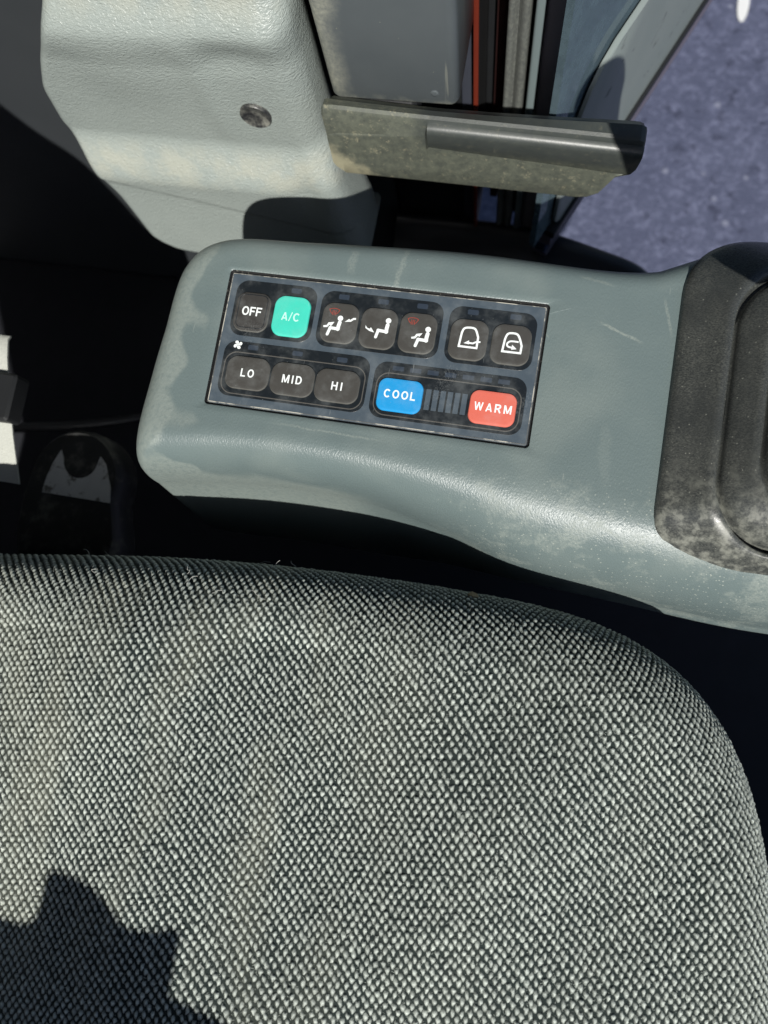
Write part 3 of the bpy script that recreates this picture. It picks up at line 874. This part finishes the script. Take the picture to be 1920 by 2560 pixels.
# finer stations between, keeping the crease
X2 = []
for i in range(len(lp)-1):
    a, b = np.array(lp[i]), np.array(lp[i+1])
    for t in np.linspace(0, 1, 4, endpoint=False): X2.append(a*(1-t) + b*t)
X2.append(np.array(lp[-1]))
v, f = loft(X2, cap0=True, cap1=True)
mesh('lever_shell', v, [tuple(reversed(q)) for q in f], M_HAN, handle, sharp=28)
v, f = bevel_box(-.055, -.012, .189, .262, -.075, -.0535, .003)
mesh('mount_block', v, f, M_DARK, handle, sharp=40)

# ------------------------------------------------------------------ door frame strips
jamb = empty('door_frame', (0.045, 0.26, -0.31),
             'dark door frame post with an orange flange and grey rubber seals', 'door frame')
ZB, ZT = -.312, .16
def strip(name, x0, x1, y0, y1, mat, b=.0012, z0=ZB, z1=ZT):
    v, f = bevel_box(x0, x1, y0, y1, z0, z1, b)
    return mesh(name, v, f, mat, jamb, sharp=40)
strip('inner_flange', .0060, .0158, .259, .262, M_NAVY, .0008, -.312, -.02)
strip('orange_flange', .0168, .0204, .2480, .2520, M_ORANGE, .0005)
strip('flange_back', .0170, .0199, .2525, .300, M_DARK, .0005)
strip('channel_back', .0200, .0385, .296, .302, M_DARK, .0008)
strip('maroon_liner', .0275, .0352, .286, .2955, M_MAROON, .0015)
# seal with two ribs
P_ = [(.0385, .300), (.0385, .2545), (.0392, .2520), (.0412, .2510), (.0432, .2522), (.0442, .2550), (.0455, .2560), (.0470, .2540), (.0485, .2515), (.0510, .2505), (.0530, .2520), (.0535, .2550), (.0535, .300)]
v, f = loft([[(x, y, z_) for x, y in P_] for z_ in (ZB, -.2, -.1, 0, ZT)], cap0=True, cap1=True)
mesh('rubber_seal', v, f, M_SEAL, jamb, sharp=60)
strip('gap_liner', .0536, .0562, .272, .300, M_DARK, .0006)
strip('steel_strip', .0563, .0625, .2500, .300, M_STEEL, .0012)
strip('pale_post', .0626, .0785, .2535, .300, M_PINK, .003)

# ------------------------------------------------------------------ sill
sill = empty('door_sill', (0.1, 0.2, -0.36), 'black curved rubber door sill trim behind the console', 'door sill')
edge = catmull([(-.062, .257), (.010, .257), (.061, .2555), (.098, .250), (.145, .238), (.180, .227), (.198, .212), (.206, .190), (.208, .15)], 8)
rows = []
for ex, ey in edge:
    rows.append([(ex, .02, -.318), (ex, ey - .060, -.314), (ex, ey - .030, -.311), (ex, ey - .016, -.306), (ex, ey - .008, -.3025), (ex, ey - .003, -.303),
                 (ex, ey, -.306), (ex, ey + .0005, -.312), (ex, ey - .002, -.36), (ex, ey - .002, -.58)])
v, f = loft(rows, close=False)
mesh('sill_trim', v, f, mat_plain('sill_rubber', (0.012, 0.013, 0.016), (0.02, 0.021, 0.025), 0.28, 0.6, bscale=200, bstr=.05), sill)

# ------------------------------------------------------------------ open door
door = empty('cab_door', (0.17, 0.38, -0.33), 'open cab door with tinted glass and scratched grey lower panel', 'door')
DA = Vector((.106, .255, 0)); DD = Vector((.4004, .9163, 0)).normalized(); DN = Vector((DD.y, -DD.x, 0))
def dpt(t, z_, o_=0.0):
    p = DA + DD*t + DN*o_
    return (p.x, p.y, z_)
out = [(.75, -.255), (.75, -.088), (.061, -.088), (.020, -.0865), (.004, -.0905), (-.010, -.1000), (-.021, -.118), (-.026, -.140), (-.029, -.200), (-.029, -.245), (-.024, -.255)]
v, f = loft([[dpt(t, z_, o_) for t, z_ in [( (a-.36)*(1-s_)+.36, (b+.2)*(1-s_)-.2) for a, b in out]] for o_, s_ in ((-.003, 0), (.0, 0), (.0012, .008))], cap0=True, cap1=True)
mesh('lower_panel', v, f, M_DOOR, door, sharp=35)
def dbar(name, t0, t1, z0, z1, o0, o1, mat):
    c = [(t0, z0), (t1, z0), (t1, z1), (t0, z1)]
    v, f = loft([[dpt(t, z_, o_) for t, z_ in c] for o_ in (o0, o1)], cap0=True, cap1=True)
    return mesh(name, v, f, mat, door, smooth=False)
dbar('gasket', -.035, .80, -.2640, -.2553, -.012, .004, M_DARK)
dbar('bottom_edge', -.035, .80, -.2800, -.2643, -.010, .002, M_PLUM)
dbar('outer_edge', -.035, .80, -.2960, -.2803, -.014, -.002, M_NAVYG)
dbar('edge_lip', -.035, .80, -.3020, -.2963, -.016, .000, M_PLUM)
dbar('glass_pane', -.055, .75, -.255, .55, -.010, -.005, M_GLASS)

# ------------------------------------------------------------------ seat
seat = empty('operator_seat', (0.0, -0.38, -0.3),
             'operator seat cushion in black and white flecked woven fabric', 'seat')
OUT = [(-.50, -.180), (-.40, -.166), (-.30, -.155), (-.225, -.147), (-.150, -.135), (-.105, -.129), (-.03, -.1225), (.038, -.1200), (.10, -.1200), (.147, -.1225), (.180, -.1295),
       (.206, -.144), (.224, -.166), (.235, -.199), (.247, -.242), (.254, -.29), (.259, -.36), (.262, -.45), (.262, -.62)]
SR = 0.042
oc = catmull(OUT, 14)
tg = np.gradient(oc, axis=0); tg /= np.linalg.norm(tg, axis=1)[:, None]
nr = np.stack([-tg[:, 1], tg[:, 0]], 1)              # outward (left of +x travel is +y)
CC = oc - nr*SR
def even(P, n):
    l = np.concatenate([[0], np.cumsum(np.linalg.norm(np.diff(P, axis=0), axis=1))])
    q = np.linspace(0, l[-1], n)
    return np.stack([np.interp(q, l, P[:, 0]), np.interp(q, l, P[:, 1])], 1)
CC = even(CC, 320)
for _ in range(3):                                   # ease the corner
    pad = np.vstack([np.repeat(CC[:1], 9, 0), CC, np.repeat(CC[-1:], 9, 0)])
    CC = np.stack([np.convolve(pad[:, c], np.ones(19)/19, 'valid') for c in (0, 1)], 1)
CC = even(CC, 320)
tg = np.gradient(CC, axis=0); tg /= np.linalg.norm(tg, axis=1)[:, None]
CN = np.stack([-tg[:, 1], tg[:, 0]], 1)
STOP = 0.002
def cloth(a, b):
    """fabric coordinates -> point on the padded cushion (arrays)"""
    P = np.stack([a, b], -1).reshape(-1, 2)
    res = np.zeros((len(P), 3))
    for i0 in range(0, len(P), 4000):
        q = P[i0:i0+4000]
        A = CC[:-1][None]; D = (CC[1:] - CC[:-1])[None]
        t = np.clip(((q[:, None] - A)*D).sum(-1) / np.maximum((D*D).sum(-1), 1e-12), 0, 1)
        pr = A + D*t[..., None]
        d2 = ((q[:, None] - pr)**2).sum(-1)
        j = d2.argmin(1); r_ = np.arange(len(q))
        pn = pr[r_, j]; nn = CN[j]*(1-t[r_, j])[:, None] + CN[j+1]*t[r_, j][:, None]
        nn /= np.linalg.norm(nn, axis=1)[:, None]
        sgn = ((q - pn)*nn).sum(1)
        dist = np.linalg.norm(q - pn, axis=1)
        e = np.where(sgn > 0, dist, -dist)
        nn = np.where((sgn > 1e-5)[:, None], (q - pn)/np.maximum(dist, 1e-9)[:, None], nn)
        eo = np.maximum(e, 0)
        an = np.minimum(eo / SR, math.pi/2*1.12)
        over = np.maximum(eo - SR*math.pi/2*1.12, 0)
        xy = np.where((e > 0)[:, None], pn + nn*(SR*np.sin(an))[:, None] - nn*(over*.15)[:, None], q)
        z_ = STOP - np.where(e > 0, SR*(1-np.cos(an)) + over, 0)
        ins = np.maximum(-e, 0)
        x_, y_ = xy[:, 0], xy[:, 1]
        z_ = z_ + .010*(1-np.exp(-ins/.06)) + (.0042*np.sin(x_*34 + y_*12 + 1.1) + .0025*np.sin(x_*23+1)*np.cos(y_*19)) * np.exp(-eo/.02) \
            + .0015*np.sin(x_*51 - y_*37) * np.exp(-eo/.02)
        res[i0:i0+4000] = np.column_stack([xy, z_])
    return res
GA, GB = np.meshgrid(np.linspace(-.46, .36, 206), np.linspace(-.62, -.035, 147))
V = cloth(GA, GB)
# pull the fabric that lies past the hem straight down
nx, ny = GA.shape[1], GA.shape[0]
F_ = [(j*nx+i, j*nx+i+1, (j+1)*nx+i+1, (j+1)*nx+i) for j in range(ny-1) for i in range(nx-1)]
F_ = [q for q in F_ if min(V[list(q), 2]) > -.14]
cushion = mesh('cushion', V, F_, M_FAB, seat)
# the flecked yarn: one small tuft per crossing of the weave
ir = np.array([.978, .169]); iu = np.array([-.153, .980])
pa = .00432*ir + .00036*iu
pb = .00198*ir - .00264*iu
U, W_ = np.meshgrid(np.arange(-170, 171), np.arange(-215, 216))
base = np.array([.02, -.28])
ab = base + U[..., None]*pa + W_[..., None]*pb
ab = ab.reshape(-1, 2)
keep = (ab[:, 0] > -.30) & (ab[:, 0] < .335) & (ab[:, 1] > -.455) & (ab[:, 1] < -.055)
ab = ab[keep]
half = ab + (pa + pb)*.5
fa = cloth(half[:, 0], half[:, 1])
fx = cloth(half[:, 0] + 4e-4, half[:, 1]) - fa; fy = cloth(half[:, 0], half[:, 1] + 4e-4) - fa
ar = np.linalg.norm(np.cross(fx, fy), axis=1) / 16e-8
ab = np.vstack([ab, half[(ar > 1.45)]])
wob = np.column_stack([.0016*np.sin(ab[:, 1]*38 + ab[:, 0]*9), .0018*np.sin(ab[:, 0]*31 + 2*np.sin(ab[:, 1]*17))])
ab = ab + wob + rng.normal(0, .00010, ab.shape)
P0 = cloth(ab[:, 0], ab[:, 1])
e_ = 4e-4
DX = (cloth(ab[:, 0]+e_, ab[:, 1]) - P0) / e_
DY = (cloth(ab[:, 0], ab[:, 1]+e_) - P0) / e_
NN = np.cross(DX, DY); ln = np.linalg.norm(NN, axis=1); ok = (ln > .3) & (P0[:, 2] > -.10)
P0, DX, DY, NN = P0[ok], DX[ok], DY[ok], NN[ok] / ln[ok][:, None]
nt = len(P0); NRING = 9
ang = np.linspace(0, 2*math.pi, NRING, endpoint=False)
rot = rng.normal(.10, .10, nt)
hl = .00205*rng.uniform(.92, 1.08, nt); hw = .00142*rng.uniform(.92, 1.08, nt); hh = .00095*rng.uniform(.7, 1.3, nt)
VV = np.zeros((nt, 2*NRING + 1, 3))
for ring, (rs, hs) in enumerate(((1.0, -.12), (.62, .74))):
    for i, a in enumerate(ang):
        jr = rng.uniform(.68, 1.28, nt) if ring == 0 else rng.uniform(.75, 1.18, nt)
        taper = 1.0 - .22*(math.sin(a) < -.3)
        lx = hw*math.cos(a)*rs*jr*taper; ly = hl*math.sin(a)*rs*jr
        gx = lx*np.cos(rot) - ly*np.sin(rot); gy = lx*np.sin(rot) + ly*np.cos(rot)
        VV[:, ring*NRING+i] = P0 + DX*gx[:, None] + DY*gy[:, None] + NN*(hh*hs*rng.uniform(.75, 1.2, nt))[:, None]
VV[:, -1] = P0 + NN*hh[:, None]
FT = []
for i in range(NRING):
    j = (i+1) % NRING
    FT += [(i, j, NRING+j), (i, NRING+j, NRING+i), (NRING+i, NRING+j, 2*NRING)]
FT = np.array(FT)
allf = (FT[None] + (np.arange(nt)*(2*NRING+1))[:, None, None]).reshape(-1, 3)
# fluff: short stray fibre ends over the whole cloth
nf = 3*nt
idx = rng.integers(0, nt, nf)
fa_ = rng.uniform(0, 2*math.pi, nf); fl = rng.uniform(.0006, .0019, nf)
du = DX[idx]*(np.cos(fa_)*fl)[:, None] + DY[idx]*(np.sin(fa_)*fl)[:, None]
dw = DX[idx]*(-np.sin(fa_)*.00010)[:, None] + DY[idx]*(np.cos(fa_)*.00010)[:, None]
o0 = P0[idx] + DX[idx]*rng.uniform(-.0024, .0024, nf)[:, None] + DY[idx]*rng.uniform(-.0024, .0024, nf)[:, None] + NN[idx]*rng.uniform(.0001, .0006, nf)[:, None]
tip = o0 + du + NN[idx]*rng.uniform(.0, .0011, nf)[:, None]
FV = np.stack([o0 - dw, o0 + dw, tip], 1).reshape(-1, 3)
allf = np.vstack([allf, np.arange(3*nf).reshape(-1, 3) + nt*(2*NRING+1)])
ALLV = np.vstack([VV.reshape(-1, 3), FV])
me = bpy.data.meshes.new('woven_yarn')
me.vertices.add(len(ALLV)); me.vertices.foreach_set('co', ALLV.reshape(-1).astype(np.float32))
me.loops.add(allf.size); me.loops.foreach_set('vertex_index', allf.reshape(-1).astype(np.int32))
me.polygons.add(len(allf)); me.polygons.foreach_set('loop_start', np.arange(0, allf.size, 3, dtype=np.int32))
me.polygons.foreach_set('loop_total', np.full(len(allf), 3, dtype=np.int32))
me.polygons.foreach_set('use_smooth', np.ones(len(allf), bool))
# how much of the pale yarn shows at each point: full on the crown, thinning out where it dives under the dark thread
fk = np.zeros((nt, 2*NRING+1))
fk[:, :NRING] = .04 + .10*rng.random((nt, NRING)); fk[:, NRING:2*NRING] = .62 + .30*rng.random((nt, NRING)) - .34*(np.sin(ang) < -.3)[None]; fk[:, -1] = 1.0
fk = fk * rng.uniform(.82, 1.1, nt)[:, None]
fk = np.concatenate([fk.reshape(-1), np.repeat(rng.choice([.06, .2, .6], nf), 3)])
at = me.attributes.new('fleck', 'FLOAT', 'POINT'); at.data.foreach_set('value', fk.astype(np.float32))
me.materials.append(M_TUFT); me.update(calc_edges=True)
yarn = bpy.data.objects.new('woven_yarn', me); COL.objects.link(yarn)
yarn.parent = cushion; yarn['kind'] = 'stuff'
# loose curled fibres on the far edge
def fibre(pts, r=.00011):
    c = catmull(pts, 6)
    L_ = []
    for i, p in enumerate(c):
        t = c[min(i+1, len(c)-1)] - c[max(i-1, 0)]; t /= max(np.linalg.norm(t), 1e-9)
        a = np.cross(t, [0, 0, 1.0]); a = a/np.linalg.norm(a) if np.linalg.norm(a) > 1e-4 else np.array([1., 0, 0])
        b = np.cross(t, a)
        L_.append([tuple(p + r*(a*math.cos(q) + b*math.sin(q))) for q in (0, 2.09, 4.19)])
    return loft(L_)
g = MB()
for k_ in range(34):
    x = rng.uniform(-.17, -.03) if k_ < 20 else rng.uniform(-.1, .24)
    b0 = -.135 + rng.uniform(-.012, .035) if k_ < 20 else rng.uniform(-.40, -.12)
    p = cloth(np.array([x]), np.array([b0]))[0] + np.array([0, 0, .0008])
    pts = [p]
    d_ = rng.normal(0, 1, 3); d_[2] = abs(d_[2]); d_ /= np.linalg.norm(d_)
    for s_ in range(5):
        d_ = d_ + rng.normal(0, .55, 3); d_ /= np.linalg.norm(d_)
        pts.append(pts[-1] + d_*rng.uniform(.0012, .0024))
    g.add(*fibre(pts))
fo = g.build('loose_fibre', M_FIBRE, None, True, 0)
fo.parent = cushion; fo['kind'] = 'stuff'
# backrest, reclined, just outside the picture on the left
prof = [(-.262, -.02), (-.253, .06), (-.250, .13), (-.256, .235), (-.285, .300), (-.310, .40), (-.345, .60), (-.37, .68), (-.42, .70), (-.455, .66), (-.43, .50), (-.40, .30), (-.37, .10), (-.36, -.02), (-.35, -.06), (-.28, -.06)]
prof = catmull(prof, 5, True)
cx, cz = prof.mean(0)
L_ = []
for y_, s_ in ((-.150, .80), (-.152, .93), (-.165, .99), (-.19, 1.0), (-.40, 1.0), (-.60, 1.0), (-.625, .97), (-.635, .85)):
    L_.append([((x-cx)*s_ + cx - .016, y_, (z_-cz)*s_ + cz) for x, z_ in prof])
v, f = loft(L_, cap0=True, cap1=True)
mesh('backrest', v, f, M_FAB, seat)
# unseen slab added and outlined to cast the stepped shadow on the cushion
blocker = [(-.30, .20), (-.20, .20), (-.10, .21), (.30, .17), (.34, .19), (.34, .215), (.14, .280), (.088, .308), (.064, .320), (.042, .3255), (.034, .3330), (.040, .3500), (.0455, .3640), (.040, .3665), (.028, .3630), (.015, .3620), (.006, .3690), (-.004, .3735), (-.021, .3715), (-.032, .3660), (-.036, .3520), (-.041, .3370), (-.050, .3300), (-.065, .3285), (-.15, .325), (-.30, .34)]
blocker = [(p[0], p[1] + .011) for p in catmull(blocker, 3, True)]
v, f = loft([[(x, y_, z_) for x, z_ in blocker] for y_ in (-.598, -.640)], cap0=True, cap1=True)
mesh('shadow_blocker', v, f, M_DARK, seat, smooth=False)
v, f = bevel_box(-.24, .22, -.60, -.17, -.30, -.10, .02)
mesh('base_pan', v, f, M_DARK, seat, sharp=40)

# ------------------------------------------------------------------ seat belt buckle
bk = empty('seat_belt_buckle', (-.245, -.12, -.18), 'black seat belt buckle with a pale crescent label in deep shade', 'belt buckle')
tomb = [(-.290, -.150), (-.207, -.150), (-.205, -.130), (-.2155, -.095)] + [(-.2545 + .040*math.cos(a), -.082 + .042*math.sin(a)) for a in np.linspace(0.05, math.pi-.05, 14)] + [(-.297, -.100), (-.296, -.130)]
tc = np.array(tomb).mean(0)
L_ = []
for z_, s_ in ((-.185, .96), (-.181, 1.0), (-.162, 1.0), (-.155, .97), (-.151, .90)):
    L_.append([((x-tc[0])*s_+tc[0], (y-tc[1])*s_+tc[1], z_) for x, y in tomb])
v, f = loft(L_, cap0=True, cap1=True)
mesh('housing', v, f, mat_plain('buckle_plastic', (0.020, 0.021, 0.022), (0.045, 0.045, 0.043), 0.45, dust=(0.2, 0.2, 0.17), dust_fac=.5, dust_lo=.5, dust_hi=.7, dscale=70), bk, sharp=40)
cres = [(-.2775, -.096), (-.2185, -.096), (-.2205, -.084), (-.2285, -.066), (-.2345, -.060)] + [(-.2505 + .0150*math.cos(a), -.0655 + .0150*math.sin(a)) for a in np.linspace(-.05, -math.pi+.05, 11)] + [(-.2690, -.0600), (-.2735, -.071), (-.2765, -.084)]
v, f = loft([[(x, y, z_) for x, y in cres] for z_ in (-.1512, -.1500)], cap1=True)
mesh('label_plate', v, f, M_LABEL, bk, smooth=False)
v, f = bevel_box(-.275, -.225, -.300, -.152, -.182, -.165, .004)
mesh('stalk', v, f, M_DARK, bk, sharp=40)
# pale webbing hanging behind the backrest
wb = []
for y_, z_ in ((.014, -.104), (.010, -.101), (-.004, -.1005), (-.02, -.102), (-.06, -.108), (-.095, -.116)):
    wb.append([(-.309 - .24*(y_ + .02) + dx, y_, z_ + dz) for dx, dz in ((-.022, 0), (.018, .000), (.018, .0016), (-.022, .0016))])
v, f = loft(wb, cap0=True, cap1=True)
w_ = mesh('seat_belt_webbing', v, f, M_WEB, None, sharp=50)
for y0, y1 in ((-.052, -.016),):
    v, f = bevel_box(-.345, -.309 - .24*(y0 + .02) + .021, y0, y1, -.112, -.094, .002)
    k_ = mesh('dark_band', v, f, M_DARK, None, sharp=40); k_.parent = w_  # dark band added across the strap to split it into pale patches
w_['label'] = 'pale grey seat belt webbing at the left edge of the dark footwell'; w_['category'] = 'seat belt'

# ------------------------------------------------------------------ dry leaf crumb on the seat edge
p = cloth(np.array([.0745]), np.array([-.108]))[0]
lv = []
for i in range(7):
    a = i/7*2*math.pi; r = .0036*rng.uniform(.55, 1.2)
    lv.append((p[0] + r*math.cos(a), p[1] + .7*r*math.sin(a), p[2] + .0022 + .0012*rng.uniform(-1, 1)))
top = (p[0], p[1], p[2] + .0045)
v = lv + [top] + [(x, y, z_ - .0008) for x, y, z_ in lv]
f = [(i, (i+1) % 7, 7) for i in range(7)] + [(8+i, 8+(i+1) % 7, (i+1) % 7, i) for i in range(7)] + [tuple(8+i for i in reversed(range(7)))]
lf = mesh('dry_leaf', v, f, M_LEAF, None, smooth=False)
lf['label'] = 'tiny crumpled tan leaf crumb on the seat edge below the console'; lf['category'] = 'leaf'

# ------------------------------------------------------------------ things half lost in the dark gaps
cb = catmull([(-.62, -.02, -.45), (-.50, -.005, -.42), (-.42, .005, -.405), (-.34, .025, -.40), (-.27, .055, -.40), (-.20, .10, -.42), (-.16, .16, -.46)], 8)
L_ = []
for i, p in enumerate(cb):
    t = cb[min(i+1, len(cb)-1)] - cb[max(i-1, 0)]; t /= np.linalg.norm(t)
    a = np.cross(t, [0, 0, 1.0]); a /= np.linalg.norm(a); b = np.cross(t, a)
    L_.append([tuple(p + .006*(a*math.cos(q) + b*math.sin(q))) for q in np.linspace(0, 2*math.pi, 10, endpoint=False)])
v, f = loft(L_, cap0=True, cap1=True)
c_ = mesh('cable', v, f, mat_plain('cable_sheath', (0.03, 0.03, 0.032), (0.05, 0.05, 0.05), 0.4), None)
c_['label'] = 'thin dark cable running across the shaded footwell left of the console'; c_['category'] = 'cable'
